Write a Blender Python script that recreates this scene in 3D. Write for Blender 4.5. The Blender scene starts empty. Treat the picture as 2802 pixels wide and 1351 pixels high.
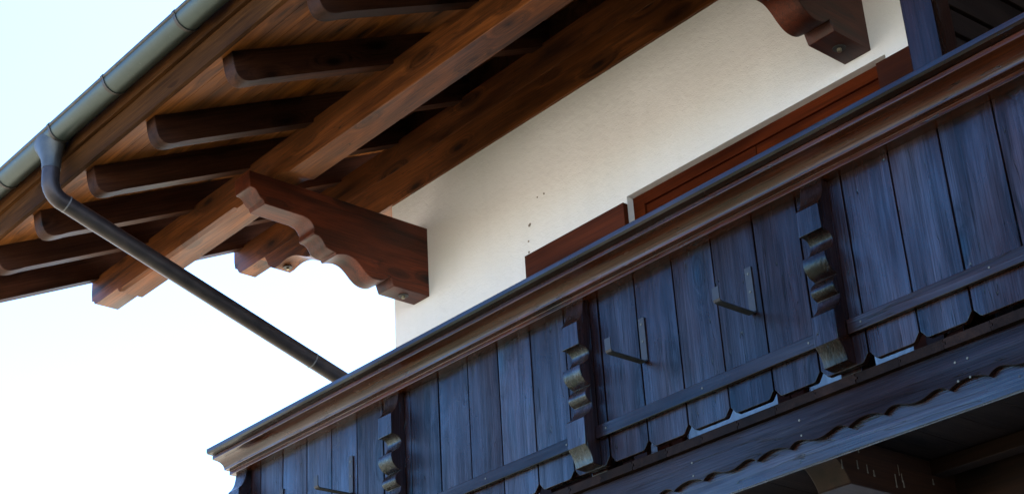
import bpy, bmesh, math, random
from mathutils import Vector, Matrix

random.seed(7)
R = math.radians
scene = bpy.context.scene
col = scene.collection

# ------------------------------------------------------------------ camera
cam_d = bpy.data.cameras.new("camera")
cam = bpy.data.objects.new("camera", cam_d)
col.objects.link(cam)
RX = Vector((0.65420177, 0.7543641, -0.0543585))
UP = Vector((0.36543204, -0.25234786, 0.8959799))
FW = Vector((-0.66217783, 0.60601597, 0.44075522))
m = Matrix.Identity(4)
for i in range(3):
    m[i][0], m[i][1], m[i][2] = RX[i], UP[i], -FW[i]
m[0][3], m[1][3], m[2][3] = 0.0, 0.0, 1.6
cam.matrix_world = m
cam_d.sensor_width = 36
cam_d.lens = 56.169
cam_d.clip_start = 0.05
cam_d.clip_end = 3000
scene.camera = cam

# ------------------------------------------------------------------ light
SUN_EL, SUN_AZ = 50.0, -42.0          # azimuth from +Y towards +X: behind the house
world = bpy.data.worlds.new("World")
scene.world = world
world.use_nodes = True
wn = world.node_tree
bg = wn.nodes["Background"]
sky = wn.nodes.new("ShaderNodeTexSky")
sky.sky_type = 'NISHITA'
sky.sun_disc = False
sky.sun_elevation = R(SUN_EL)
sky.sun_rotation = R(SUN_AZ)
sky.altitude = 1500
sky.air_density = 0.95
sky.dust_density = 0.35
sky.ozone_density = 6.5
wn.links.new(sky.outputs[0], bg.inputs[0])
bg.inputs[1].default_value = 0.15

sun_d = bpy.data.lights.new("sun", 'SUN')
sun_d.energy = 5.0
sun_d.angle = R(0.53)
sun_d.color = (1.0, 0.93, 0.83)
sun = bpy.data.objects.new("sun", sun_d)
col.objects.link(sun)
sd = Vector((math.sin(R(SUN_AZ)) * math.cos(R(SUN_EL)), math.cos(R(SUN_AZ)) * math.cos(R(SUN_EL)), math.sin(R(SUN_EL))))
sun.rotation_euler = sd.to_track_quat('Z', 'Y').to_euler()
sun.location = sd * 60

vs = scene.view_settings
vs.view_transform = 'Standard'
vs.look = 'None'
vs.exposure = 2.15
vs.gamma = 1.0

# ------------------------------------------------------------------ materials
def newmat(name):
    mt = bpy.data.materials.new(name)
    mt.use_nodes = True
    nt = mt.node_tree
    return mt, nt, nt.nodes["Principled BSDF"]

def N(nt, typ, **kw):
    n = nt.nodes.new(typ)
    for k, v in kw.items():
        setattr(n, k, v)
    return n

def ramp(nt, stops, interp='LINEAR'):
    r = N(nt, "ShaderNodeValToRGB")
    r.color_ramp.interpolation = interp
    e = r.color_ramp.elements
    e[0].position, e[0].color = stops[0][0], (*stops[0][1], 1)
    e[1].position, e[1].color = stops[1][0], (*stops[1][1], 1)
    for p, c in stops[2:]:
        x = e.new(p)
        x.color = (*c, 1)
    return r

def g3(v):
    return (v, v, v)

def wood(name, dark, light, axis='X', rough=0.45, ior=1.5, knots=0.55, fibre=0.5, bump=0.25, coat=0.0, tilt=0.0, cracks=0.0, sky_spec_tint=None, specvar=0.0, figure=(0.55, 13.0), spread=0.2):
    mt, nt, b = newmat(name)
    L = nt.links.new
    tc = N(nt, "ShaderNodeTexCoord")
    oi = N(nt, "ShaderNodeObjectInfo")
    vm = N(nt, "ShaderNodeVectorMath", operation='MULTIPLY')
    comb = N(nt, "ShaderNodeCombineXYZ")
    L(oi.outputs["Random"], comb.inputs[0]); L(oi.outputs["Random"], comb.inputs[1]); L(oi.outputs["Random"], comb.inputs[2])
    L(comb.outputs[0], vm.inputs[0]); vm.inputs[1].default_value = (37.1, 23.7, 51.3)
    add = N(nt, "ShaderNodeVectorMath", operation='ADD')
    L(tc.outputs["Object"], add.inputs[0]); L(vm.outputs[0], add.inputs[1])
    base = add
    if tilt:
        rt = N(nt, "ShaderNodeVectorRotate", rotation_type='X_AXIS')
        rt.inputs["Angle"].default_value = tilt
        L(add.outputs[0], rt.inputs["Vector"])
        base = rt
    ai = 'XYZ'.index(axis)
    def mapped(along, cross, src):
        mp = N(nt, "ShaderNodeMapping")
        s = [cross] * 3
        s[ai] = along
        mp.inputs["Scale"].default_value = s
        L(src.outputs[0], mp.inputs[0])
        return mp
    # knots
    km = mapped(2.3, 6.5, base)
    kv = N(nt, "ShaderNodeTexVoronoi")
    kv.inputs["Scale"].default_value = 1.0
    kv.inputs["Randomness"].default_value = 1.0
    L(km.outputs[0], kv.inputs["Vector"])
    krand = N(nt, "ShaderNodeSeparateColor")
    L(kv.outputs["Color"], krand.inputs[0])
    kon = N(nt, "ShaderNodeMath", operation='GREATER_THAN')
    L(krand.outputs[0], kon.inputs[0]); kon.inputs[1].default_value = 1 - knots
    kmask = N(nt, "ShaderNodeMapRange", interpolation_type='SMOOTHSTEP')
    L(kv.outputs["Distance"], kmask.inputs[0])
    kmask.inputs[1].default_value = 0.17; kmask.inputs[2].default_value = 0.05
    kmask.inputs[3].default_value = 0.0; kmask.inputs[4].default_value = 1.0
    kwide = N(nt, "ShaderNodeMapRange", interpolation_type='SMOOTHSTEP')
    L(kv.outputs["Distance"], kwide.inputs[0])
    kwide.inputs[1].default_value = 0.5; kwide.inputs[2].default_value = 0.05
    kwide.inputs[3].default_value = 0.0; kwide.inputs[4].default_value = 1.0
    km1 = N(nt, "ShaderNodeMath", operation='MULTIPLY'); L(kmask.outputs[0], km1.inputs[0]); L(kon.outputs[0], km1.inputs[1])
    km2 = N(nt, "ShaderNodeMath", operation='MULTIPLY'); L(kwide.outputs[0], km2.inputs[0]); L(kon.outputs[0], km2.inputs[1])
    # growth figure: bands that bend round the knots
    fm = mapped(figure[0], figure[1], base)
    bend = N(nt, "ShaderNodeVectorMath", operation='SCALE')
    bend.inputs[0].default_value = (1.1, 0.9, 1.0)
    L(km2.outputs[0], bend.inputs["Scale"])
    fa = N(nt, "ShaderNodeVectorMath", operation='ADD')
    L(fm.outputs[0], fa.inputs[0]); L(bend.outputs[0], fa.inputs[1])
    n1 = N(nt, "ShaderNodeTexNoise")
    n1.inputs["Scale"].default_value = 1.0; n1.inputs["Detail"].default_value = 6; n1.inputs["Roughness"].default_value = 0.62
    n1.inputs["Distortion"].default_value = 0.6
    L(fa.outputs[0], n1.inputs["Vector"])
    # fine fibres
    fm2 = mapped(3.0, 210.0, base)
    n2 = N(nt, "ShaderNodeTexNoise")
    n2.inputs["Scale"].default_value = 1.0; n2.inputs["Detail"].default_value = 3; n2.inputs["Roughness"].default_value = 0.6
    L(fm2.outputs[0], n2.inputs["Vector"])
    # blotches of stain
    n3 = N(nt, "ShaderNodeTexNoise")
    bm_ = mapped(1.6, 4.5, base)
    n3.inputs["Scale"].default_value = 1.0; n3.inputs["Detail"].default_value = 4
    L(bm_.outputs[0], n3.inputs["Vector"])
    mid = [(a + c) / 2 for a, c in zip(dark, light)]
    rp = ramp(nt, [(0.5 - spread, dark), (0.5 + spread, light), (0.50, mid)])
    L(n1.outputs[0], rp.inputs[0])
    blot = N(nt, "ShaderNodeMapRange")
    L(n3.outputs[0], blot.inputs[0])
    blot.inputs[1].default_value = 0.3; blot.inputs[2].default_value = 0.7
    blot.inputs[3].default_value = 0.62; blot.inputs[4].default_value = 1.3
    fib = N(nt, "ShaderNodeMapRange")
    L(n2.outputs[0], fib.inputs[0])
    fib.inputs[1].default_value = 0.3; fib.inputs[2].default_value = 0.7
    fib.inputs[3].default_value = 1.0 - 0.6 * fibre; fib.inputs[4].default_value = 1.0 + 0.6 * fibre
    mm = N(nt, "ShaderNodeMath", operation='MULTIPLY'); L(blot.outputs[0], mm.inputs[0]); L(fib.outputs[0], mm.inputs[1])
    # each piece takes the stain a little differently
    pv = N(nt, "ShaderNodeMapRange"); L(oi.outputs["Random"], pv.inputs[0])
    pv.inputs[3].default_value = 0.62; pv.inputs[4].default_value = 1.3
    mm2 = N(nt, "ShaderNodeMath", operation='MULTIPLY'); L(mm.outputs[0], mm2.inputs[0]); L(pv.outputs[0], mm2.inputs[1])
    cs = N(nt, "ShaderNodeVectorMath", operation='SCALE')
    L(rp.outputs[0], cs.inputs[0]); L(mm2.outputs[0], cs.inputs["Scale"])
    mx = N(nt, "ShaderNodeMix", data_type='RGBA')
    mx.inputs["B"].default_value = (dark[0] * 0.35, dark[1] * 0.35, dark[2] * 0.4, 1)
    kmul = N(nt, "ShaderNodeMath", operation='MULTIPLY'); L(km1.outputs[0], kmul.inputs[0]); kmul.inputs[1].default_value = 0.85
    L(kmul.outputs[0], mx.inputs["Factor"]); L(cs.outputs[0], mx.inputs["A"])
    colour = mx.outputs["Result"]
    hgt = N(nt, "ShaderNodeMath", operation='MULTIPLY_ADD')
    L(n2.outputs[0], hgt.inputs[0]); hgt.inputs[1].default_value = 0.55; L(n1.outputs[0], hgt.inputs[2])
    height = hgt.outputs[0]
    if cracks:
        cm = mapped(1.3, 30.0, base)
        cn = N(nt, "ShaderNodeTexNoise"); cn.inputs["Scale"].default_value = 1.0; cn.inputs["Detail"].default_value = 2
        L(cm.outputs[0], cn.inputs["Vector"])
        ca = N(nt, "ShaderNodeMath", operation='SUBTRACT'); L(cn.outputs[0], ca.inputs[0]); ca.inputs[1].default_value = 0.56
        cb = N(nt, "ShaderNodeMath", operation='ABSOLUTE'); L(ca.outputs[0], cb.inputs[0])
        cc = N(nt, "ShaderNodeMapRange"); L(cb.outputs[0], cc.inputs[0])
        cc.inputs[1].default_value = 0.006; cc.inputs[2].default_value = 0.0; cc.inputs[3].default_value = 0; cc.inputs[4].default_value = 1
        gate = N(nt, "ShaderNodeMath", operation='GREATER_THAN'); L(n3.outputs[0], gate.inputs[0]); gate.inputs[1].default_value = 0.60 - 0.12 * cracks
        cg = N(nt, "ShaderNodeMath", operation='MULTIPLY'); L(cc.outputs[0], cg.inputs[0]); L(gate.outputs[0], cg.inputs[1])
        mx2 = N(nt, "ShaderNodeMix", data_type='RGBA')
        mx2.inputs["B"].default_value = (0.004, 0.003, 0.003, 1)
        L(cg.outputs[0], mx2.inputs["Factor"]); L(colour, mx2.inputs["A"])
        colour = mx2.outputs["Result"]
        h2 = N(nt, "ShaderNodeMath", operation='MULTIPLY_ADD'); L(cg.outputs[0], h2.inputs[0]); h2.inputs[1].default_value = -0.8; L(height, h2.inputs[2])
        height = h2.outputs[0]
    halo = N(nt, "ShaderNodeMapRange"); L(km2.outputs[0], halo.inputs[0])
    halo.inputs[3].default_value = 1.0; halo.inputs[4].default_value = 0.45
    hs = N(nt, "ShaderNodeVectorMath", operation='SCALE'); L(colour, hs.inputs[0]); L(halo.outputs[0], hs.inputs["Scale"])
    L(hs.outputs[0], b.inputs["Base Color"])
    rr = N(nt, "ShaderNodeMapRange"); L(n3.outputs[0], rr.inputs[0])
    rr.inputs[1].default_value = 0.3; rr.inputs[2].default_value = 0.7
    rr.inputs[3].default_value = max(0.05, rough - 0.08); rr.inputs[4].default_value = rough + 0.1
    L(rr.outputs[0], b.inputs["Roughness"])
    b.inputs["IOR"].default_value = ior
    if specvar:
        # worn and sound patches of the glaze
        lo = mapped(0.9, 3.2, base)
        nl = N(nt, "ShaderNodeTexNoise"); nl.inputs["Scale"].default_value = 1.0; nl.inputs["Detail"].default_value = 5; nl.inputs["Roughness"].default_value = 0.6
        L(lo.outputs[0], nl.inputs["Vector"])
        s1 = N(nt, "ShaderNodeMapRange"); L(nl.outputs[0], s1.inputs[0])
        s1.inputs[1].default_value = 0.33; s1.inputs[2].default_value = 0.66
        s1.inputs[3].default_value = 1 - 0.68 * specvar; s1.inputs[4].default_value = 1 + 0.42 * specvar
        s2 = N(nt, "ShaderNodeMapRange"); L(n1.outputs[0], s2.inputs[0])
        s2.inputs[1].default_value = 0.35; s2.inputs[2].default_value = 0.65
        s2.inputs[3].default_value = 1 - 0.42 * specvar; s2.inputs[4].default_value = 1 + 0.22 * specvar
        s3 = N(nt, "ShaderNodeMapRange"); L(fib.outputs[0], s3.inputs[0])
        s3.inputs[1].default_value = 0.8; s3.inputs[2].default_value = 1.2; s3.inputs[3].default_value = 0.75; s3.inputs[4].default_value = 1.2
        sa = N(nt, "ShaderNodeMath", operation='MULTIPLY'); L(s1.outputs[0], sa.inputs[0]); L(s2.outputs[0], sa.inputs[1])
        sb = N(nt, "ShaderNodeMath", operation='MULTIPLY'); L(sa.outputs[0], sb.inputs[0]); L(s3.outputs[0], sb.inputs[1])
        sc = N(nt, "ShaderNodeMath", operation='MULTIPLY'); L(sb.outputs[0], sc.inputs[0]); L(pv.outputs[0], sc.inputs[1])
        sv = N(nt, "ShaderNodeMath", operation='MULTIPLY'); L(sc.outputs[0], sv.inputs[0]); sv.inputs[1].default_value = 0.46
        L(sv.outputs[0], b.inputs["Specular IOR Level"])
    if sky_spec_tint:
        b.inputs["Specular Tint"].default_value = (*sky_spec_tint, 1)  # blue of the reflected sky put into the specular colour
    if coat:
        b.inputs["Coat Weight"].default_value = coat
        b.inputs["Coat Roughness"].default_value = rough
        b.inputs["Coat IOR"].default_value = 1.55
    bp = N(nt, "ShaderNodeBump"); bp.inputs["Strength"].default_value = bump; bp.inputs["Distance"].default_value = 0.004
    L(height, bp.inputs["Height"]); L(bp.outputs[0], b.inputs["Normal"])
    return mt

ROOF_D, ROOF_L = (0.024, 0.007, 0.002), (0.24, 0.076, 0.018)
FAC_D, FAC_L = (0.007, 0.0025, 0.0014), (0.026, 0.0075, 0.0035)
M = {}
M['purlin'] = wood('roof_timber_lengthwise', ROOF_D, ROOF_L, 'X', rough=0.5, ior=1.38, fibre=0.8, knots=0.75, cracks=0.8, figure=(0.8, 8.0), spread=0.2)
M['corbel'] = wood('roof_timber_crosswise', (0.018, 0.0035, 0.0015), (0.145, 0.027, 0.007), 'Y', rough=0.5, ior=1.38, knots=0.5, cracks=0.8, fibre=0.7, figure=(0.9, 8.0), spread=0.2)
M['rafter'] = wood('rafter_timber', (0.014, 0.005, 0.003), (0.065, 0.024, 0.012), 'Y', rough=0.6, ior=1.2, tilt=-R(26), knots=0.25)
M['soffit'] = wood('soffit_boarding', (0.07, 0.022, 0.005), (0.33, 0.11, 0.022), 'X', rough=0.55, ior=1.2, tilt=-R(26), knots=0.7, figure=(1.1, 14.0))
M['fascia'] = wood('fascia_timber', (0.026, 0.011, 0.004), (0.095, 0.038, 0.011), 'X', rough=0.75, ior=1.12, knots=0.3, fibre=0.7, figure=(0.7, 9.0))
M['boardZ'] = wood('weathered_board', FAC_D, FAC_L, 'Z', rough=0.27, ior=1.57, sky_spec_tint=(0.42, 0.79, 1.0), specvar=0.95, knots=0.7, fibre=0.6, bump=0.8, cracks=1.0, figure=(0.9, 16.0))
M['railX'] = wood('weathered_rail', FAC_D, FAC_L, 'X', rough=0.27, ior=1.55, sky_spec_tint=(0.42, 0.79, 1.0), specvar=0.8, knots=0.2, fibre=0.4, bump=0.45, cracks=1.0, figure=(0.9, 20.0))
M['apron'] = wood('apron_timber', FAC_D, FAC_L, 'X', rough=0.33, ior=1.42, sky_spec_tint=(0.42, 0.76, 1.0), specvar=0.9, knots=0.3, fibre=0.5, bump=0.45, cracks=1.0, figure=(0.7, 14.0))
M['moulding'] = wood('moulded_rail', (0.012, 0.003, 0.0012), (0.070, 0.017, 0.0045), 'X', rough=0.22, ior=1.55, sky_spec_tint=(0.65, 0.84, 1.0), specvar=0.5, knots=0.1, fibre=0.5, bump=0.35, cracks=0.8, figure=(0.5, 22.0))
M['deckY'] = wood('deck_timber', (0.007, 0.004, 0.0035), (0.022, 0.012, 0.009), 'Y', rough=0.6, ior=1.16, knots=0.2, bump=0.5, cracks=0.5)
M['post'] = wood('post_timber', FAC_D, FAC_L, 'Z', rough=0.27, ior=1.5, sky_spec_tint=(0.42, 0.79, 1.0), specvar=0.6, knots=0.3, fibre=0.4, bump=0.4, cracks=0.9)
M['window'] = wood('window_timber', (0.03, 0.005, 0.0015), (0.085, 0.015, 0.003), 'X', rough=0.5, ior=1.12, knots=0.05, fibre=0.4, bump=0.1)
M['shutter'] = wood('shutter_timber', (0.03, 0.006, 0.002), (0.07, 0.014, 0.004), 'X', rough=0.5, ior=1.25, knots=0.1, fibre=0.4, bump=0.1)
M['dark'] = wood('underside_timber', (0.008, 0.003, 0.002), (0.030, 0.011, 0.005), 'Y', rough=0.55, ior=1.35, knots=0.3)
M['darkX'] = wood('underside_joist_timber', (0.008, 0.003, 0.002), (0.030, 0.011, 0.005), 'X', rough=0.55, ior=1.3, knots=0.3)
M['screen'] = wood('screen_board_timber', (0.006, 0.004, 0.003), (0.022, 0.012, 0.009), 'Y', rough=0.6, ior=1.2, knots=0.3)

def plaster():
    mt, nt, b = newmat('plaster')
    L = nt.links.new
    tc = N(nt, "ShaderNodeTexCoord")
    n1 = N(nt, "ShaderNodeTexNoise"); n1.inputs["Scale"].default_value = 140; n1.inputs["Detail"].default_value = 4
    n2 = N(nt, "ShaderNodeTexNoise"); n2.inputs["Scale"].default_value = 26; n2.inputs["Detail"].default_value = 3
    n3 = N(nt, "ShaderNodeTexNoise"); n3.inputs["Scale"].default_value = 1.7; n3.inputs["Detail"].default_value = 5
    for n in (n1, n2, n3):
        L(tc.outputs["Object"], n.inputs["Vector"])
    r = ramp(nt, [(0.3, (0.73, 0.73, 0.73)), (0.7, (0.79, 0.79, 0.80))])
    L(n3.outputs[0], r.inputs[0])
    mp = N(nt, "ShaderNodeMapping"); mp.inputs["Scale"].default_value = (9, 9, 0.7); L(tc.outputs["Object"], mp.inputs[0])
    n4 = N(nt, "ShaderNodeTexNoise"); n4.inputs["Scale"].default_value = 1.0; n4.inputs["Detail"].default_value = 5
    L(mp.outputs[0], n4.inputs["Vector"])
    st = N(nt, "ShaderNodeMapRange"); L(n4.outputs[0], st.inputs[0]); st.inputs[1].default_value = 0.45; st.inputs[2].default_value = 0.72
    st.inputs[3].default_value = 1.0; st.inputs[4].default_value = 0.965
    sg = N(nt, "ShaderNodeVectorMath", operation='SCALE'); L(r.outputs[0], sg.inputs[0]); L(st.outputs[0], sg.inputs["Scale"])
    L(sg.outputs[0], b.inputs["Base Color"])
    b.inputs["Roughness"].default_value = 0.9
    a = N(nt, "ShaderNodeMath", operation='MULTIPLY_ADD'); L(n2.outputs[0], a.inputs[0]); a.inputs[1].default_value = 1.3; L(n1.outputs[0], a.inputs[2])
    bp = N(nt, "ShaderNodeBump"); bp.inputs["Strength"].default_value = 0.6; bp.inputs["Distance"].default_value = 0.007
    L(a.outputs[0], bp.inputs["Height"]); L(bp.outputs[0], b.inputs["Normal"])
    return mt
M['plaster'] = plaster()

def metal(name, c1, c2, metallic, rough, scale=6.0, stretch=(1, 1, 1), bump=0.05):
    mt, nt, b = newmat(name)
    L = nt.links.new
    tc = N(nt, "ShaderNodeTexCoord")
    mp = N(nt, "ShaderNodeMapping"); mp.inputs["Scale"].default_value = stretch
    L(tc.outputs["Object"], mp.inputs[0])
    n1 = N(nt, "ShaderNodeTexNoise"); n1.inputs["Scale"].default_value = scale; n1.inputs["Detail"].default_value = 7; n1.inputs["Roughness"].default_value = 0.65
    L(mp.outputs[0], n1.inputs["Vector"])
    r = ramp(nt, [(0.32, c1), (0.68, c2)])
    L(n1.outputs[0], r.inputs[0])
    n2 = N(nt, "ShaderNodeTexNoise"); n2.inputs["Scale"].default_value = 55; n2.inputs["Detail"].default_value = 4
    L(tc.outputs["Object"], n2.inputs["Vector"])
    sp = N(nt, "ShaderNodeMapRange"); L(n2.outputs[0], sp.inputs[0]); sp.inputs[1].default_value = 0.70; sp.inputs[2].default_value = 0.78
    mx = N(nt, "ShaderNodeMix", data_type='RGBA'); L(sp.outputs[0], mx.inputs["Factor"]); L(r.outputs[0], mx.inputs["A"])
    mx.inputs["B"].default_value = (min(1, c2[0] * 1.9), min(1, c2[1] * 1.9), min(1, c2[2] * 1.9), 1)
    L(mx.outputs["Result"], b.inputs["Base Color"])
    b.inputs["Metallic"].default_value = metallic
    rr = N(nt, "ShaderNodeMapRange"); L(n1.outputs[0], rr.inputs[0]); rr.inputs[3].default_value = rough - 0.12; rr.inputs[4].default_value = rough + 0.15
    L(rr.outputs[0], b.inputs["Roughness"])
    bp = N(nt, "ShaderNodeBump"); bp.inputs["Strength"].default_value = bump; bp.inputs["Distance"].default_value = 0.002
    L(n2.outputs[0], bp.inputs["Height"]); L(bp.outputs[0], b.inputs["Normal"])
    return mt
M['gutter'] = metal('patinated_gutter_metal', (0.045, 0.065, 0.065), (0.065, 0.088, 0.085), 0.65, 0.42, 5, (1.2, 1, 0.5))
M['strap'] = metal('strap_metal', (0.03, 0.03, 0.03), (0.08, 0.08, 0.08), 0.6, 0.45, 30)
M['pipe'] = metal('aged_copper_pipe', (0.040, 0.036, 0.042), (0.070, 0.060, 0.062), 0.7, 0.45, 9)
M['funnel'] = metal('funnel_metal', (0.05, 0.055, 0.055), (0.09, 0.095, 0.095), 0.6, 0.42, 9)
M['solder'] = metal('solder_seam', (0.13, 0.13, 0.14), (0.22, 0.22, 0.22), 0.4, 0.6, 40)
M['steel'] = metal('flat_bar_steel', (0.008, 0.010, 0.014), (0.02, 0.023, 0.03), 0.0, 0.5, 35)
M['washer'] = metal('washer_steel', (0.02, 0.02, 0.02), (0.05, 0.05, 0.048), 0.3, 0.5, 60)
M['bolt'] = metal('bolt_metal', (0.2, 0.17, 0.11), (0.4, 0.35, 0.24), 0.8, 0.4, 60)
M['brass'] = metal('yellow_screw_metal', (0.09, 0.075, 0.05), (0.18, 0.155, 0.11), 0.8, 0.35, 80)
M['dropping'] = metal('dried_dropping', (0.12, 0.115, 0.10), (0.22, 0.205, 0.18), 0.0, 0.8, 90)

def simple(name, c, rough=0.6, scale=8, var=0.25, **kw):
    mt, nt, b = newmat(name)
    L = nt.links.new
    n = N(nt, "ShaderNodeTexNoise"); n.inputs["Scale"].default_value = scale; n.inputs["Detail"].default_value = 6
    tc = N(nt, "ShaderNodeTexCoord"); L(tc.outputs["Object"], n.inputs["Vector"])
    r = ramp(nt, [(0.3, tuple(x * (1 - var) for x in c)), (0.7, tuple(x * (1 + var) for x in c))])
    L(n.outputs[0], r.inputs[0]); L(r.outputs[0], b.inputs["Base Color"])
    b.inputs["Roughness"].default_value = rough
    for k, v in kw.items():
        b.inputs[k].default_value = v
    return mt
M['hole'] = simple('hole_shadow', (0.24, 0.21, 0.18), 0.9)
M['curtain'] = simple('curtain_cloth', (0.7, 0.7, 0.68), 0.9, 3, 0.1)
M['glass'] = simple('window_glass', (0.9, 0.95, 0.95), 0.02, 3, 0.02, **{"Transmission Weight": 1.0, "IOR": 1.45})
M['roofing'] = simple('roof_tiles_clay', (0.25, 0.10, 0.06), 0.8, 20)
M['grass'] = simple('ground_soil_and_gravel', (0.45, 0.38, 0.28), 0.95, 0.4, 0.25)
M['lawn'] = simple('lawn_grass', (0.10, 0.095, 0.05), 0.95, 1.5, 0.3)
M['room'] = simple('room_shell', (0.25, 0.22, 0.2), 0.9)

# ------------------------------------------------------------------ mesh helpers
class MB:
    def __init__(self):
        self.v, self.f = [], []
    def box(self, x0, x1, y0, y1, z0, z1):
        i = len(self.v)
        self.v += [(x, y, z) for x in (x0, x1) for y in (y0, y1) for z in (z0, z1)]
        for q in ((0, 1, 3, 2), (4, 6, 7, 5), (0, 4, 5, 1), (2, 3, 7, 6), (0, 2, 6, 4), (1, 5, 7, 3)):
            self.f.append([i + k for k in q])
        return self
    def prism(self, pts, a0, a1, axis='X'):
        """pts: outline in the plane across the axis (X: (y,z); Y: (x,z); Z: (x,y))"""
        n, i = len(pts), len(self.v)
        for a in (a0, a1):
            for p, q in pts:
                self.v.append({'X': (a, p, q), 'Y': (p, a, q), 'Z': (p, q, a)}[axis])
        self.f.append([i + k for k in range(n)][::-1])
        self.f.append([i + n + k for k in range(n)])
        for k in range(n):
            self.f.append([i + k, i + (k + 1) % n, i + n + (k + 1) % n, i + n + k])
        return self
    def quadbox(self, c):
        """eight corners: four of one end, four of the other"""
        i = len(self.v)
        self.v += [tuple(p) for p in c]
        for q in ((3, 2, 1, 0), (4, 5, 6, 7), (0, 1, 5, 4), (1, 2, 6, 5), (2, 3, 7, 6), (3, 0, 4, 7)):
            self.f.append([i + k for k in q])
        return self
    def loft(self, rings, cap=True):
        i, n = len(self.v), len(rings[0])
        for r in rings:
            self.v += [tuple(p) for p in r]
        for a in range(len(rings) - 1):
            for k in range(n):
                self.f.append([i + a * n + k, i + a * n + (k + 1) % n, i + (a + 1) * n + (k + 1) % n, i + (a + 1) * n + k])
        if cap:
            self.f.append([i + k for k in range(n)][::-1])
            self.f.append([i + (len(rings) - 1) * n + k for k in range(n)])
        return self
    def tube(self, path, r, n=20, cap=True):
        path = [Vector(p) for p in path]
        rad = r if isinstance(r, (list, tuple)) else [r] * len(path)
        rings = []
        t0 = (path[1] - path[0]).normalized()
        u = t0.orthogonal().normalized()
        for k, p in enumerate(path):
            a = path[max(k - 1, 0)]; b = path[min(k + 1, len(path) - 1)]
            t = (b - a).normalized()
            u = (u - t * u.dot(t)).normalized()
            w = t.cross(u)
            rings.append([p + (u * math.cos(j * 2 * math.pi / n) + w * math.sin(j * 2 * math.pi / n)) * rad[k] for j in range(n)])
        return self.loft(rings, cap)
    def build(self, name, mat, parent=None, bevel=0.0, smooth=None, origin=None):
        base = Vector((0, 0, 0))
        if parent is not None:
            p = parent
            while p is not None:
                base += p.location
                p = p.parent
        elif origin is not None:
            base = Vector(origin)
        me = bpy.data.meshes.new(name)
        me.from_pydata([tuple(Vector(v) - base) for v in self.v], [], self.f)
        bmx = bmesh.new(); bmx.from_mesh(me)
        bmesh.ops.recalc_face_normals(bmx, faces=bmx.faces)
        bmx.to_mesh(me); bmx.free()
        me.materials.append(M[mat] if isinstance(mat, str) else mat)
        if smooth is not None:
            for p in me.polygons:
                p.use_smooth = True
            me.set_sharp_from_angle(angle=R(smooth))
        o = bpy.data.objects.new(name, me)
        col.objects.link(o)
        if parent is not None:
            o.parent = parent
        elif origin is not None:
            o.location = base
        if bevel:
            md = o.modifiers.new("soft_edges", 'BEVEL')
            md.width = bevel; md.segments = 2; md.limit_method = 'ANGLE'; md.angle_limit = R(50)
        return o

def tag(o, label=None, cat=None, group=None, kind=None):
    if label: o["label"] = label
    if cat: o["category"] = cat
    if group: o["group"] = group
    if kind: o["kind"] = kind
    return o

def empty(name, loc, label, cat, group=None):
    o = bpy.data.objects.new(name, None)
    o.empty_display_size = 0.1
    o.location = loc
    col.objects.link(o)
    return tag(o, label, cat, group)

def copy_tree(o, parent=None):
    c = o.copy()
    col.objects.link(c)
    c.parent = parent
    for ch in [x for x in bpy.data.objects if x.parent == o]:
        copy_tree(ch, c)
    return c

def smooth_path(pts, corners=(), n=6):
    """Catmull-Rom through pts, keeping the listed indices as sharp corners"""
    out = []
    P = [Vector(p) for p in pts]
    cs = set(corners) | {0, len(P) - 1}
    for i in range(len(P) - 1):
        p1, p2 = P[i], P[i + 1]
        if i in cs and i + 1 in cs:
            out.append(tuple(p1)); continue
        p0 = P[i - 1] if i not in cs else p1 * 2 - p2
        p3 = P[i + 2] if (i + 1) not in cs else p2 * 2 - p1
        for k in range(n):
            t = k / n
            out.append(tuple(0.5 * ((2 * p1) + (p2 - p0) * t + (2 * p0 - 5 * p1 + 4 * p2 - p3) * t * t + (3 * p1 - p0 - 3 * p2 + p3) * t ** 3)))
    out.append(tuple(P[-1]))
    return out

def disc(mb, c, r, h, axis, n=16):
    """a short cylinder standing h out of c along axis"""
    c = Vector(c); a = Vector(axis).normalized()
    mb.tube([c, c + a * h], r, n)
    return mb

# ------------------------------------------------------------------ setting
YW, XC = 5.75, -7.433                     # front wall plane, house corner
XR = 4.0                                   # the house goes on to the right, out of the picture
TH = R(26)
def roof_z(y, off=0.0):                    # rafter underside, off = height square to the slope
    return 6.41 + math.tan(TH) * (y - 4.57) + off / math.cos(TH)

g = MB(); g.v = [(-600, -600, 0), (600, -600, 0), (600, 900, 0), (-600, 900, 0)]; g.f = [[0, 1, 2, 3]]
tag(g.build('ground', 'grass'), kind='structure')

# dark lawn round the house; bright gravel and dry fields beyond it
g = MB(); g.v = [(-12.5, -10, 0.004), (30, -10, 0.004), (30, 40, 0.004), (-12.5, 40, 0.004)]; g.f = [[0, 1, 2, 3]]
tag(g.build('lawn', 'lawn'), kind='structure')

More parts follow.
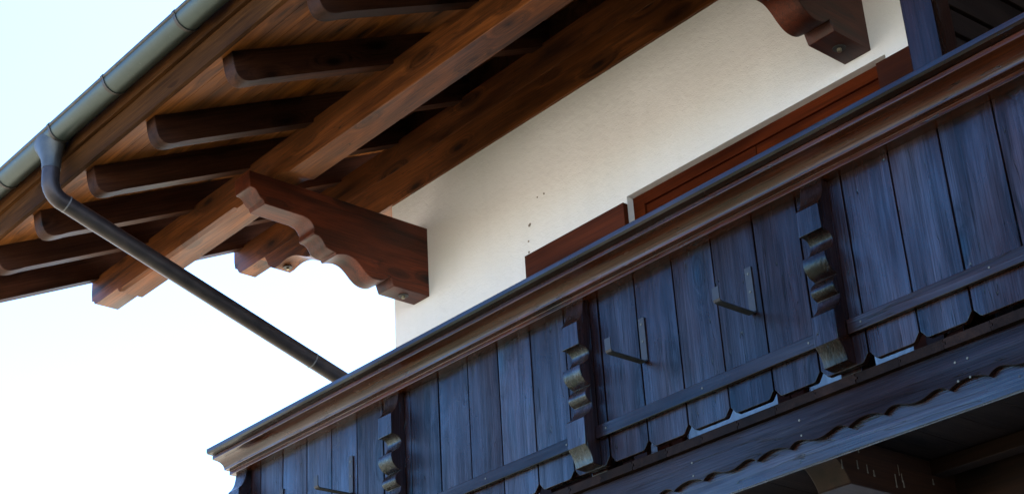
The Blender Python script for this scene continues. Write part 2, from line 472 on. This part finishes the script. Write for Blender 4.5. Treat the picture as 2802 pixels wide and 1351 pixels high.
# house wall with the opening of the balcony door
wall = empty('house_wall', (XC, YW, 0), 'cream white plastered house wall under the eaves', 'wall')
OX0, OX1, OZ0, OZ1 = -5.322, -3.56, 3.66, 5.70
w = MB()
RID = 12.0
w.box(XC, OX0, YW, YW + 0.36, 0, 6.548)
w.box(OX1, XR, YW, YW + 0.36, 0, 6.548)
w.box(OX0, OX1, YW, YW + 0.36, OZ1, 6.548)
w.box(OX0, OX1, YW, YW + 0.36, 0, OZ0)
zz = roof_z(YW + 0.36) - 0.01
w.prism([(YW + 0.36, 0), (YW + 0.36, 6.548), (YW + 0.36, zz), (RID, roof_z(RID) - 0.01), (2 * RID - YW, zz), (2 * RID - YW, 0)], XC, XC + 0.36)
w.box(XC + 0.36, XR, 2 * RID - YW - 0.36, 2 * RID - YW, 0, 6.9)
w.prism([(YW + 0.36, 0), (YW + 0.36, zz), (RID, roof_z(RID) - 0.01), (2 * RID - YW, zz), (2 * RID - YW, 0)], XR - 0.36, XR)
wm = w.build('wall_plaster', 'plaster', wall)
MB().box(-2.60, XR, YW - .022, YW - .0005, 3.66, 6.547).build('added_dark_cladding', 'screen', wall)  # unseen dark boards, added to darken what the post side reflects
for k, (x, z, r) in enumerate([(-5.977, 6.006, .006), (-6.035, 6.007, .005), (-6.119, 5.856, .009), (-6.112, 5.862, .007), (-6.135, 5.758, .006), (-6.137, 5.688, .007)]):
    h = MB(); disc(h, (x, YW + 0.004, z), r, -0.007, (0, 1, 0), 9)
    h.build('screw_hole', 'hole', wall)

# ------------------------------------------------------------------ roof
XL = -9.38
roof = empty('roof', (XL, 3.5, 6.1), 'dark timber eaves of the tiled roof with exposed round nosed rafters', 'roof')
# soffit boards (run along the eaves), thin gaps between
sf = MB()
s0, s1 = 3.532, RID
L_ = (s1 - s0) / math.cos(TH)
pitch = 0.135
k = 0
dn = Vector((0, -math.sin(TH), math.cos(TH)))
dt = Vector((0, math.cos(TH), math.sin(TH)))
orig = Vector((0, 3.532, roof_z(3.532, 0.165)))
while k * pitch < 9.0:
    a = orig + dt * (k * pitch); b = orig + dt * min(L_, (k + 1) * pitch - 0.004)
    c = []
    for x in (XL, XR):
        for p, h in ((a, 0), (b, 0), (b, 0.022), (a, 0.022)):
            q = p + dn * h
            c.append((x, q.y, q.z))
    sf.quadbox(c)
    k += 1
sf.build('soffit_boarding', 'soffit', roof)
rc = MB()
def slab(mb, y0, y1, h0, h1, x0, x1):
    sgn = [(y0, h0), (y1, h0), (y1, h1), (y0, h1)]
    mb.prism([(y, roof_z(y, h)) for y, h in sgn], x0, x1)
slab(rc, 3.50, RID, 0.19, 0.29, XL - 0.02, XR + 0.5)
rc.prism([(RID, roof_z(RID, .19)), (2 * RID - 3.5, roof_z(3.5, .19)), (2 * RID - 3.5, roof_z(3.5, .29)), (RID, roof_z(RID, .29))], XL - 0.02, XR + 0.5)
rc.build('roof_tiling', 'roofing', roof)
fa = MB(); fa.box(XL, XR, 3.491, 3.516, 6.068, 6.40)
fa.build('fascia_board', 'fascia', roof, bevel=0.002)
fa = MB(); fa.box(XL, XR, 3.466, 3.4905, 6.218, 6.43)
fa.build('upper_fascia_board', 'fascia', roof, bevel=0.002)
# rafters
RAFT = [-9.33, -8.655, -8.075, -7.42, -6.745, -5.975, -5.24, -4.52, -3.80, -3.08, -2.36]
nose = [(3.56, roof_z(3.56, .165)), (3.562, 6.085), (3.572, 6.035), (3.588, 5.992), (3.612, 5.966), (3.645, 5.960), (3.69, 5.976), (3.76, roof_z(3.76))]
def rafter_outline():
    p = smooth_path(nose, corners=(0, 7), n=5)
    p += [(RID - 0.2, roof_z(RID - 0.2)), (RID - 0.2, roof_z(RID - 0.2, .165))]
    return p
rp = MB().prism(rafter_outline(), RAFT[0], RAFT[0] + 0.092)
r0 = rp.build('rafter', 'rafter', roof, bevel=0.003, smooth=35)
for x in RAFT[1:]:
    c = r0.copy(); col.objects.link(c); c.parent = roof
    c.location.x += x - RAFT[0]

for i in range(len(RAFT)):
    xa = RAFT[i] + .094
    xb = RAFT[i + 1] - .002 if i + 1 < len(RAFT) else XR - .4
    if xa > XC - 0.1:
        MB().prism([(5.80, 7.001), (5.80, roof_z(5.80, .164)), (5.83, roof_z(5.83, .164)), (5.83, 7.001)], xa, xb).build('infill_board', 'rafter', roof)
# ------------------------------------------------------------------ purlins
pu = MB()
PY0, PY1 = 4.585, 4.755
def psec(z0, ch, y0=PY0, y1=PY1, zt=6.44):
    return [(y0, zt), (y0, z0 + ch), (y0 + ch, z0), (y1, z0), (y1, zt)]
def ring(x, z0, ch, zt=6.44, y0=PY0, y1=PY1):
    return [(x, y, z) for y, z in psec(z0, ch, y0, y1, zt)]
rings = []
for x, z0, ch in ((-9.34, 6.40, .001), (-9.335, 6.33, .001), (-9.325, 6.275, .001), (-9.30, 6.268, .001), (-9.285, 6.243, .001), (-9.268, 6.235, .001),
                  (-8.955, 6.235, .001), (-8.952, 6.222, .001), (-8.93, 6.20, .001), (-8.90, 6.20, .022), (-7.50, 6.20, .022), (-7.47, 6.20, .001), (-7.20, 6.20, .001),
                  (-7.12, 6.235, .001), (-7.03, 6.235, .001), (-6.96, 6.222, .001), (-6.90, 6.20, .001), (-6.86, 6.20, .003), (XR, 6.20, .003)):
    rings.append(ring(x, z0, ch))
pu.loft(rings)
# keep the part of the beam that the rafters sit on below their underside at the back edge
pl = pu.build('eaves_purlin', 'purlin', None, smooth=30, origin=(XL, PY0, 6.2))
tag(pl, 'long brown squared eaves beam lying on the carved brackets below the rafters', 'beam')

wp = empty('wall_purlin', (XC, 5.735, 6.55), 'dark brown beam along the wall top, ending in a bolted saddle block', 'beam')
q = MB()
rings = []
for x, z0 in ((-9.37, 6.98), (-9.365, 6.90), (-9.35, 6.845), (-9.325, 6.835), (-9.305, 6.805), (-9.285, 6.785), (-9.20, 6.785), (XR, 6.785)):
    rings.append(ring(x, z0, .001, 7.0, 5.735, 5.87))
q.loft(rings)
q.build('upper_beam', 'purlin', wp, smooth=30)
sad = [(-9.00, 6.785), (-8.945, 6.782), (-8.918, 6.742), (-8.894, 6.698), (-8.86, 6.665), (-8.815, 6.638), (-8.55 - .215, 6.638), (-8.70, 6.650), (-8.624, 6.652), (-8.534, 6.630), (-8.402, 6.566), (-8.333, 6.552), (-8.25, 6.549), (XC - 0.0, 6.549), (XR, 6.549)]
sp = smooth_path([(a, b) for a, b in sad], corners=(0, 1, 5, 6, 11, 12, 13), n=5)
q = MB().prism(sp + [(XR, 6.782), (-9.00, 6.7825)], 5.733, 5.868, 'Y')
q.build('saddle_beam', 'purlin', wp, smooth=35)
bx = MB(); disc(bx, (-8.74, 5.80, 6.636), 0.034, -0.006, (0, 0, 1), 14)
bx.build('washer', 'washer', wp)
bx = MB(); disc(bx, (-8.74, 5.80, 6.630), 0.012, -0.014, (0, 0, 1), 6)
bx.build('bolt_head', 'bolt', wp)

# ------------------------------------------------------------------ corbels
cp = [(5.752, 5.760), (5.472, 5.760), (5.462, 5.782), (5.449, 5.818), (5.425, 5.800), (5.385, 5.776), (5.336, 5.768), (5.290, 5.778), (5.250, 5.805), (5.215, 5.838), (5.175, 5.866),
      (5.126, 5.876), (5.080, 5.868), (5.043, 5.856), (5.034, 5.872), (4.995, 5.877), (4.962, 5.892), (4.940, 5.925), (4.915, 5.944), (4.881, 5.947), (4.877, 5.958), (4.880, 5.985), (4.868, 6.012), (4.845, 6.035),
      (4.806, 6.046), (4.530, 6.046), (4.519, 6.071), (4.500, 6.080), (4.480, 6.105), (4.462, 6.126), (4.428, 6.131), (4.421, 6.187), (4.421, 6.236), (5.752, 6.236)]
cpo = smooth_path(cp, corners=(1, 3, 13, 14, 19, 20, 24, 25, 26, 30, 31, 32, 33), n=4)
def corbel(xr, label):
    t = empty('carved_bracket', (xr - 0.08, YW, 5.76), label, 'bracket', 'carved roof brackets on the wall')
    MB().prism(cpo, xr - 0.16, xr).build('bracket_timber', 'corbel', t, bevel=0.004, smooth=30)
    b = MB(); disc(b, (xr - 0.08, 5.605, 5.7605), 0.033, -0.006, (0, 0, 1), 14); b.build('washer', 'washer', t)
    b = MB(); disc(b, (xr - 0.08, 5.605, 5.7545), 0.012, -0.016, (0, 0, 1), 6); b.build('bolt_head', 'bolt', t)
    return t
c1 = corbel(-7.075, 'carved wooden roof bracket at the house corner behind the downpipe')
c2 = copy_tree(c1)
c2.location.x = -3.632 - 0.08
c2["label"] = 'carved wooden roof bracket above the wide window, close to the blue post'

# ------------------------------------------------------------------ gutter and downpipe
GY, GZ, GR = 3.388, 6.318, 0.072
gut = empty('gutter', (XL, GY, GZ), 'grey green metal half round gutter along the roof edge', 'gutter')
gm = MB()
def arc(r, a0, a1, n):
    return [(GY + r * math.cos(R(a0 + (a1 - a0) * i / n)), GZ + r * math.sin(R(a0 + (a1 - a0) * i / n))) for i in range(n + 1)]
gm.prism(arc(GR, 180, 362, 28) + arc(GR - 0.0025, 362, 180, 28), XL, XR)
gm.build('trough', 'gutter', gut, smooth=40)
MB().tube([(XL, GY - GR + 0.002, GZ + 0.004), (XR, GY - GR + 0.002, GZ + 0.004)], 0.012, 14).build('rolled_rim', 'strap', gut, smooth=40)
sx = [-8.08, -7.407, -6.782, -6.034, -5.30]
b = MB()
b.prism(arc(GR + 0.005, 172, 362, 26) + arc(GR + 0.0005, 362, 172, 26), sx[0] - 0.022, sx[0])
b.tube([(sx[0] - 0.022, GY - GR + 0.002, GZ + 0.004), (sx[0], GY - GR + 0.002, GZ + 0.004)], 0.0155, 12)
s_ = b.build('gutter_strap', 'strap', gut, smooth=40)
for x in sx[1:]:
    c = s_.copy(); col.objects.link(c); c.parent = gut; c.location.x += x - sx[0]
PX = -7.503
o_ = MB()
rings = []
for z, cx, cy, rx, ry in ((6.318, -7.545, GY - .002, 0.165, 0.0745), (6.285, -7.540, GY - .002, 0.150, 0.072), (6.255, -7.533, GY, 0.120, 0.069), (6.22, -7.524, GY, 0.095, 0.064), (6.18, -7.514, GY, 0.070, 0.058), (6.135, -7.506, GY, 0.0545, 0.0545), (6.10, -7.504, GY, 0.0530, 0.0530)):
    rings.append([(cx + rx * math.cos(j * 2 * math.pi / 32), cy + ry * math.sin(j * 2 * math.pi / 32), z) for j in range(32)])
o_.loft(rings)
o_.build('outlet_funnel', 'funnel', gut, smooth=50)

dp = empty('downpipe', (PX, 5.95, 0), 'dark metal downpipe slanting from the gutter back to the wall', 'downpipe')
path = [(PX, GY, 6.135), (PX, GY, 6.07), (PX, GY + .001, 6.03)]
# elbow
ax, az = 3.475, 5.919
sl = math.atan(0.341)
ex = [(GY + .004, 6.005), (GY + .012, 5.982), (GY + .026, 5.958), (GY + .046, 5.938), (GY + .068, 5.924), (ax + .012, az - .0045)]
path += [(PX, y, z) for y, z in ex]
yend = 5.86
zend = az - 0.341 * (yend - ax)
path += [(PX, 4.2, az - 0.341 * (4.2 - ax)), (PX, 5.0, az - 0.341 * (5.0 - ax)), (PX, yend - 0.1, zend + 0.0341)]
path += [(PX, yend - .04, zend + .008), (PX, yend + .01, zend - .02), (PX, yend + .045, zend - .06), (PX, yend + .06, zend - .11), (PX, yend + .06, zend - .2), (PX, yend + .06, 0)]
MB().tube(path, 0.050, 28).build('pipe', 'pipe', dp, smooth=50)
def collar(y, th, extra, name, mat):
    z = az - 0.341 * (y - ax)
    d = Vector((0, math.cos(sl), -math.sin(sl)))
    p = Vector((PX, y, z))
    MB().tube([p, p + d * th], 0.050 + extra, 28).build(name, mat, dp, smooth=50)
collar(3.492, 0.008, 0.0016, 'solder_seam', 'solder')
collar(3.60, 0.004, 0.0012, 'pipe_joint', 'pipe')
collar(3.60 + .004, 0.16, 0.0008, 'pipe_sleeve', 'pipe')
collar(5.16, 0.008, 0.0018, 'solder_seam', 'solder')

# ------------------------------------------------------------------ balcony window and shutters
win = empty('window', (OX0, 5.79, OZ0), 'wide reddish brown timber window set in the white wall behind the balcony', 'window')
fr = MB()
fr.box(OX0 + 0.002, OX0 + .085, 5.793, 5.87, OZ0 + .02, OZ1 - .002)
fr.box(OX1 - .085, OX1 - 0.002, 5.793, 5.87, OZ0 + .02, OZ1 - .002)
fr.box(OX0 + .085, OX1 - .085, 5.793, 5.87, OZ1 - .070, OZ1 - .002)
fr.build('frame', 'window', win, bevel=0.003)
def sash(x0, x1):
    s = MB()
    s.box(x0, x1, 5.806, 5.866, 5.545, 5.6285)
    s.box(x0, x1, 5.806, 5.866, OZ0 + .03, OZ0 + .15)
    s.box(x0, x0 + .08, 5.806, 5.866, OZ0 + .15, 5.545)
    s.box(x1 - .08, x1, 5.806, 5.866, OZ0 + .15, 5.545)
    so = s.build('sash', 'window', win, bevel=0.004)
    p = MB().box(x0 + .08, x1 - .08, 5.83, 5.836, OZ0 + .15, 5.545).build('pane', 'glass', so)
    return so
sash(OX0 + .0875, -4.443); sash(-4.439, OX1 - .0875)
cu = MB()
n = 90
for i in range(n + 1):
    x = OX0 + .1 + (OX1 - OX0 - .2) * i / n
    y = 5.95 + 0.018 * math.sin(i * 1.15) + 0.008 * math.sin(i * 2.7)
    cu.v += [(x, y, OZ0 + .05), (x, y, 5.6)]
for i in range(n):
    cu.f.append([2 * i, 2 * i + 2, 2 * i + 3, 2 * i + 1])
c_ = cu.build('curtain', 'curtain', None, smooth=60, origin=(OX0, 5.95, OZ0))
tag(c_, 'pale curtain hanging inside the wide brown window', 'curtain')
md = c_.modifiers.new('thick', 'SOLIDIFY'); md.thickness = 0.002
rm = MB(); rm.box(XC + .37, XR - .37, 9.0, 9.05, 3.4, 6.5); rm.box(XC + .37, XR - .37, YW + .37, 9.0, 6.4, 6.45); rm.box(XC + .37, XR - .37, YW + .37, 9.0, 3.3, 3.4)
rm.build('room_wall', 'room', wall)

def shutter(x0, x1, label):
    t = empty('shutter', (x0, 5.71, 3.72), label, 'shutter', 'window shutters folded back against the wall')
    zt = 5.649
    a = MB()
    a.box(x0, x0 + .09, 5.71, 5.744, 3.72, zt); a.box(x1 - .09, x1, 5.71, 5.744, 3.72, zt)
    a.box(x0 + .09, x1 - .09, 5.71, 5.744, zt - .22, zt); a.box(x0 + .09, x1 - .09, 5.71, 5.744, 3.72, 3.84)
    a.build('shutter_frame', 'shutter', t)
    b = MB()
    zz_ = 3.85
    while zz_ < zt - .25:
        b.quadbox([(x0 + .092, 5.715, zz_), (x0 + .092, 5.735, zz_ + .03), (x0 + .092, 5.741, zz_ + .026), (x0 + .092, 5.721, zz_ - .004),
                   (x1 - .092, 5.715, zz_), (x1 - .092, 5.735, zz_ + .03), (x1 - .092, 5.741, zz_ + .026), (x1 - .092, 5.721, zz_ - .004)])
        zz_ += .038
    b.build('louvre_slats', 'shutter', t)
    for zh in (3.9, 5.45):
        MB().box(x1 - .03, x1 - .012, 5.7445, 5.7495, zh, zh + .04).build('hinge', 'strap', t)
    return t
shutter(-6.135, -5.318, 'reddish brown shutter against the plain wall at the corner side of the window')
shutter(-3.595, -2.75, 'reddish brown shutter partly covering the window edge beside the blue post')

# ------------------------------------------------------------------ balcony railing
YB = 4.5
XE = -7.253                                # cut end of the rail
rail = empty('balcony_railing', (XE, YB, 3.66), 'bluish brown boarded balcony railing with moulded top rail and scalloped board ends', 'railing')
mould = [(4.295, 4.541), (4.295, 4.520), (4.303, 4.511), (4.331, 4.508), (4.333, 4.498), (4.342, 4.490)]
mould += smooth_path([(4.352, 4.4895), (4.372, 4.486), (4.388, 4.476), (4.398, 4.463), (4.405, 4.452), (4.409, 4.441)], n=3)
mould += [(4.443, 4.439), (4.443, 4.420), (4.537, 4.420), (4.537, 4.445), (4.60, 4.445), (4.60, 4.508), (4.67, 4.512), (4.67, 4.541)]
capp = [(4.295, 4.541), (4.295, 4.520), (4.303, 4.511), (4.331, 4.5085), (4.60, 4.5085), (4.67, 4.512), (4.67, 4.541)]
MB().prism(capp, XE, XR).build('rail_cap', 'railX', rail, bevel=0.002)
cove = [(4.345 + .064 * math.sin(t_ * math.pi / 20), 4.441 + .043 * math.cos(t_ * math.pi / 20)) for t_ in range(11)]
mould = [(4.333, 4.507), (4.333, 4.486)] + cove + [(4.409, 4.439), (4.443, 4.439), (4.443, 4.417), (4.537, 4.417)] + [(4.537, 4.445), (4.60, 4.445), (4.60, 4.507)]
top = MB().prism(mould, XE + .001, XR)
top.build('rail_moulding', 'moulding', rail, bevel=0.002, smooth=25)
seams = [-7.242, -7.023, -6.811, -6.589, -6.368, -6.148, -5.931, -5.715, -5.495, -5.276, -5.059, -4.835, -4.611, -4.396, -4.175, -3.955, -3.735, -3.513, -3.293, -3.073, -2.853, -2.635, -2.409, -2.19, -1.97, -1.75, -1.53, -1.31]
for i in range(len(seams) - 1):
    a, b = seams[i] + 0.0038, seams[i + 1] - 0.0038
    dz = random.uniform(-.0015, .0015)
    dy = random.uniform(-.0015, .0015)
    pts = [(a, 4.43), (a, 3.703), (a + .022, 3.6755 + dz), (a + .030, 3.672 + dz), (b - .030, 3.672 + dz), (b - .022, 3.6755 + dz), (b, 3.703), (b, 4.43)]
    mb = MB().prism(pts, YB + dy, YB + .0245, 'Y')
    mb.box(b - .004, b + .0095, YB + .017, YB + .023, 3.72, 4.425)      # tongue that closes the joint
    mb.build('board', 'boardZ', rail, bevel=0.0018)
bal = [(4.467, 4.421), (4.463, 4.400), (4.455, 4.36), (4.440, 4.328), (4.418, 4.305), (4.416, 4.201), (4.441, 4.203), (4.464, 4.194), (4.475, 4.171), (4.460, 4.136), (4.416, 4.107), (4.413, 4.088), (4.421, 4.061),
       (4.443, 4.040), (4.471, 4.029), (4.446, 4.005), (4.434, 3.980), (4.445, 3.960), (4.468, 3.949), (4.463, 3.925), (4.447, 3.900), (4.416, 3.875), (4.413, 3.759), (4.430, 3.738), (4.443, 3.712), (4.450, 3.682), (4.4975, 3.678), (4.4975, 4.421)]
balo = smooth_path(bal, corners=(0, 4, 5, 10, 14, 18, 21, 22, 25, 26, 27), n=4)
BALX = [-7.113, -5.760, -4.448, -3.132, -1.82]
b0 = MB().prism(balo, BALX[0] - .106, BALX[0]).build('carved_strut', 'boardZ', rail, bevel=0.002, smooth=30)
for x in BALX[1:]:
    c = b0.copy(); col.objects.link(c); c.parent = rail; c.location.x += x - BALX[0]
for i in range(len(BALX) - 1):
    x0, x1 = BALX[i] + .001, BALX[i + 1] - .107
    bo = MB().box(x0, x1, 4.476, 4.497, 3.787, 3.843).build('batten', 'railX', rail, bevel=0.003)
    n = 3
    for j in range(n):
        xs = [x0 + .062, (x0 + x1) / 2, x1 - .07][j]
        s = MB(); disc(s, (xs, 4.4765, 3.815 + random.uniform(-.003, .003)), 0.0042, -0.002, (0, 1, 0), 10)
        s.build('screw_head', 'brass', bo)
for x in BALX:
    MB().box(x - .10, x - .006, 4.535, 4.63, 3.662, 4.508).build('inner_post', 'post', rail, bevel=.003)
# return of the railing to the corner of the house
rt = MB()
for y in [4.64 + .2 * i for i in range(5)]:
    rt.box(XE + .02, XE + .044, y, y + .195, 3.672, 4.43)
rt.build('side_boarding', 'boardZ', rail)
MB().box(XE - .02, XE + .16, 4.672, YW - .002, 4.509, 4.540).build('side_top_rail', 'railX', rail)

# ------------------------------------------------------------------ balcony floor
fl = empty('balcony_floor', (XE, 4.52, 3.4), 'timber balcony floor with plank ends, scalloped apron and dark beams below', 'balcony')
px = -7.31
x = px
rnd = random.Random(3)
joints = []
x = -3.729
while x > -7.3: x -= 0.1895
while x < -1.2:
    a, b = x + .0012, x + .1895 - .0012
    o = 4.52 + rnd.uniform(-.002, .002)
    mb = MB()
    # tongued and grooved board seen on its end
    mb.prism([(a, 3.618), (a, 3.632), (a + .009, 3.632), (a + .009, 3.643), (a, 3.643), (a, 3.655), (b, 3.655), (b, 3.6425), (b + .008, 3.6425), (b + .008, 3.633), (b, 3.633), (b, 3.618)], o, YW - .004, 'Y')
    mb.build('floor_plank', 'deckY', fl)
    x += .1895
# scalloped apron
def scal():
    """one repeat: arch A (0 to .159) and the ogee pair B (.159 to .433), heights above the cusp"""
    pts = []
    for i in range(13):
        t = i / 12
        pts.append((0.159 * t, 0.021 * math.sin(math.pi * t) ** 0.75))
    w_ = .433 - .159
    half = [(0.0, 0.0), (.010, .0085), (.026, .0165), (.046, .0195), (.066, .0165), (.090, .009), (.112, .003), (w_ / 2, .0005)]
    s1_ = smooth_path(half, n=3)
    s2_ = [(w_ - a, b) for a, b in s1_[::-1]]
    pts += [(0.159 + a, b) for a, b in s1_[1:] + s2_[1:]]
    return pts
one = scal()
x0 = -3.673 - .433 * 9
line = []
for r_ in range(20):
    for a, b in one[:-1]:
        X = x0 + r_ * .433 + a
        if XE + .01 < X < -1.2:
            line.append((X, 3.479 + b))
pts = [(line[0][0], 3.6165)] + line + [(line[-1][0], 3.6165)]
ap = MB().prism(pts, 4.542, 4.5625, 'Y').build('scalloped_apron', 'apron', fl, bevel=0.002)
bkb = MB().box(XE + .01, -1.2, 4.5645, 4.582, 3.402, 3.6165).build('back_board', 'railX', fl, bevel=0.0025)
for x, z in ((-3.995, 3.512), (-3.995, 3.565), (-3.450, 3.572), (-3.450, 3.513), (-2.764, 3.567), (-2.714, 3.566), (-2.717, 3.499), (-2.765, 3.499), (-4.62, 3.512), (-5.26, 3.51)):
    s = MB(); disc(s, (x, 4.5425, z), 0.0044, -0.002, (0, 1, 0), 10); s.build('screw_head', 'brass', ap)
for x, z in ((-3.470, 3.449), (-2.55, 3.45), (-4.3, 3.45)):
    s = MB(); disc(s, (x, 4.565, z), 0.0042, -0.002, (0, 1, 0), 10); s.build('screw_head', 'washer', bkb)
cant = smooth_path([(5.74, 3.6165), (4.585, 3.6165), (4.60, 3.56), (4.70, 3.555), (4.80, 3.548), (4.865, 3.522), (4.91, 3.480), (4.935, 3.440), (4.940, 3.425), (5.74, 3.425)], corners=(0, 1, 2, 3, 8, 9), n=4)
for xr in (-3.55, -7.0, -5.27, -1.8):
    cb = MB().prism(cant, xr - .16, xr).build('cantilever_beam', 'dark', fl, bevel=.004, smooth=30)
    if xr == -3.55:
        d = MB()
        rr_ = random.Random(5)
        for (y, z, l) in ((4.83, 3.560, .03), (4.86, 3.535, .02), (4.90, 3.50, .03), (5.00, 3.515, .03), (5.06, 3.508, .03), (5.10, 3.497, .02), (5.27, 3.54, .04), (5.285, 3.51, .03), (5.24, 3.49, .05), (5.29, 3.485, .025), (5.50, 3.53, .02), (4.88, 3.585, .02), (5.02, 3.577, .015)):
            w1 = rr_.uniform(.0015, .003)
            d.box(xr - .001, xr + .0012, y - w1, y + w1, z - l / 2, z + l / 2)
            d.box(xr - .001, xr + .0016, y - w1 * 1.6, y + w1 * 1.6, z - l / 2 - .006, z - l / 2 + .003)
        dd = d.build('bird_droppings', 'dropping', cb, bevel=.001); dd["kind"] = "stuff"
for y0, y1, z0 in ((5.50, 5.58, 3.555), (5.66, 5.745, 3.20)):
    MB().box(-7.2, -1.2, y0, y1, z0, 3.6165).build('ledger_beam', 'darkX', fl, bevel=.003)

# ------------------------------------------------------------------ flower box hooks
def hook(xr, label):
    t = empty('flower_box_hook', (xr, YB, 4.03), label, 'hook', 'flat steel hooks on the railing')
    w_ = .033
    outline = [(4.4975, 4.228), (4.4925, 4.228), (4.4925, 4.040), (4.489, 4.034), (4.482, 4.0315), (4.300, 4.0315), (4.291, 4.034), (4.288, 4.041), (4.288, 4.089), (4.283, 4.089), (4.283, 4.038), (4.288, 4.029), (4.298, 4.0265), (4.484, 4.0265), (4.4935, 4.0305), (4.4975, 4.038)]
    MB().prism(outline, xr - w_, xr).build('flat_bar', 'steel', t, bevel=.0008)
    for z in (4.200, 4.123):
        s = MB(); disc(s, (xr - w_ / 2, 4.493, z), 0.0052, -0.0025, (0, 1, 0), 12); s.build('screw_head', 'brass', t)
    return t
h0 = hook(-4.131, 'flat steel hook on the second board after the middle carved strut')
for x, lab in ((-3.543, 'flat steel hook two boards before the carved strut nearest the blue post'),
               (-6.180, 'dull steel hook with visible arm near the far cut end of the railing'),
               (-6.800, 'small steel hook nearest the cut end of the railing, only its plate top showing')):
    c = copy_tree(h0); c.location.x = x; c["label"] = lab

# ------------------------------------------------------------------ post and board screen
po = MB().box(-2.746, -2.615, 4.675, 4.805, 3.66, 6.5)
po = MB()
po.box(-2.790, -2.654, 4.675, 4.805, 3.66, 6.70)
p_ = po.build('balcony_post', 'post', None, bevel=.006, origin=(-2.72, 4.74, 3.66))
tag(p_, 'square blue tinted wooden post standing behind the top rail', 'post')
scr = empty('board_screen', (-2.72, 4.81, 3.66), 'dark horizontal board screen running back from the post to the wall', 'screen')
# boards rise slightly to the wall, with dark open joints
def zt(z, y): return z + 0.055 * (y - 4.8)
for z0, z1 in ((3.70, 3.83), (3.85, 3.98), (4.00, 4.13), (4.15, 4.28), (4.30, 4.43), (4.45, 4.60), (4.63, 4.775), (4.802, 4.938), (4.962, 5.066), (5.090, 5.255), (5.283, 5.44), (5.465, 5.55)):
    y0, y1 = 4.73, YW - .004
    MB().quadbox([(-2.678, y0, zt(z0, y0)), (-2.678, y1, zt(z0, y1)), (-2.678, y1, zt(z1, y1)), (-2.678, y0, zt(z1, y0)),
                  (-2.656, y0, zt(z0, y0)), (-2.656, y1, zt(z0, y1)), (-2.656, y1, zt(z1, y1)), (-2.656, y0, zt(z1, y0))]).build('screen_board', 'screen', scr, bevel=.003)
MB().box(-2.72, -2.682, 4.81, YW - .004, 3.68, 5.55).build('backing_panel', 'screen', scr)
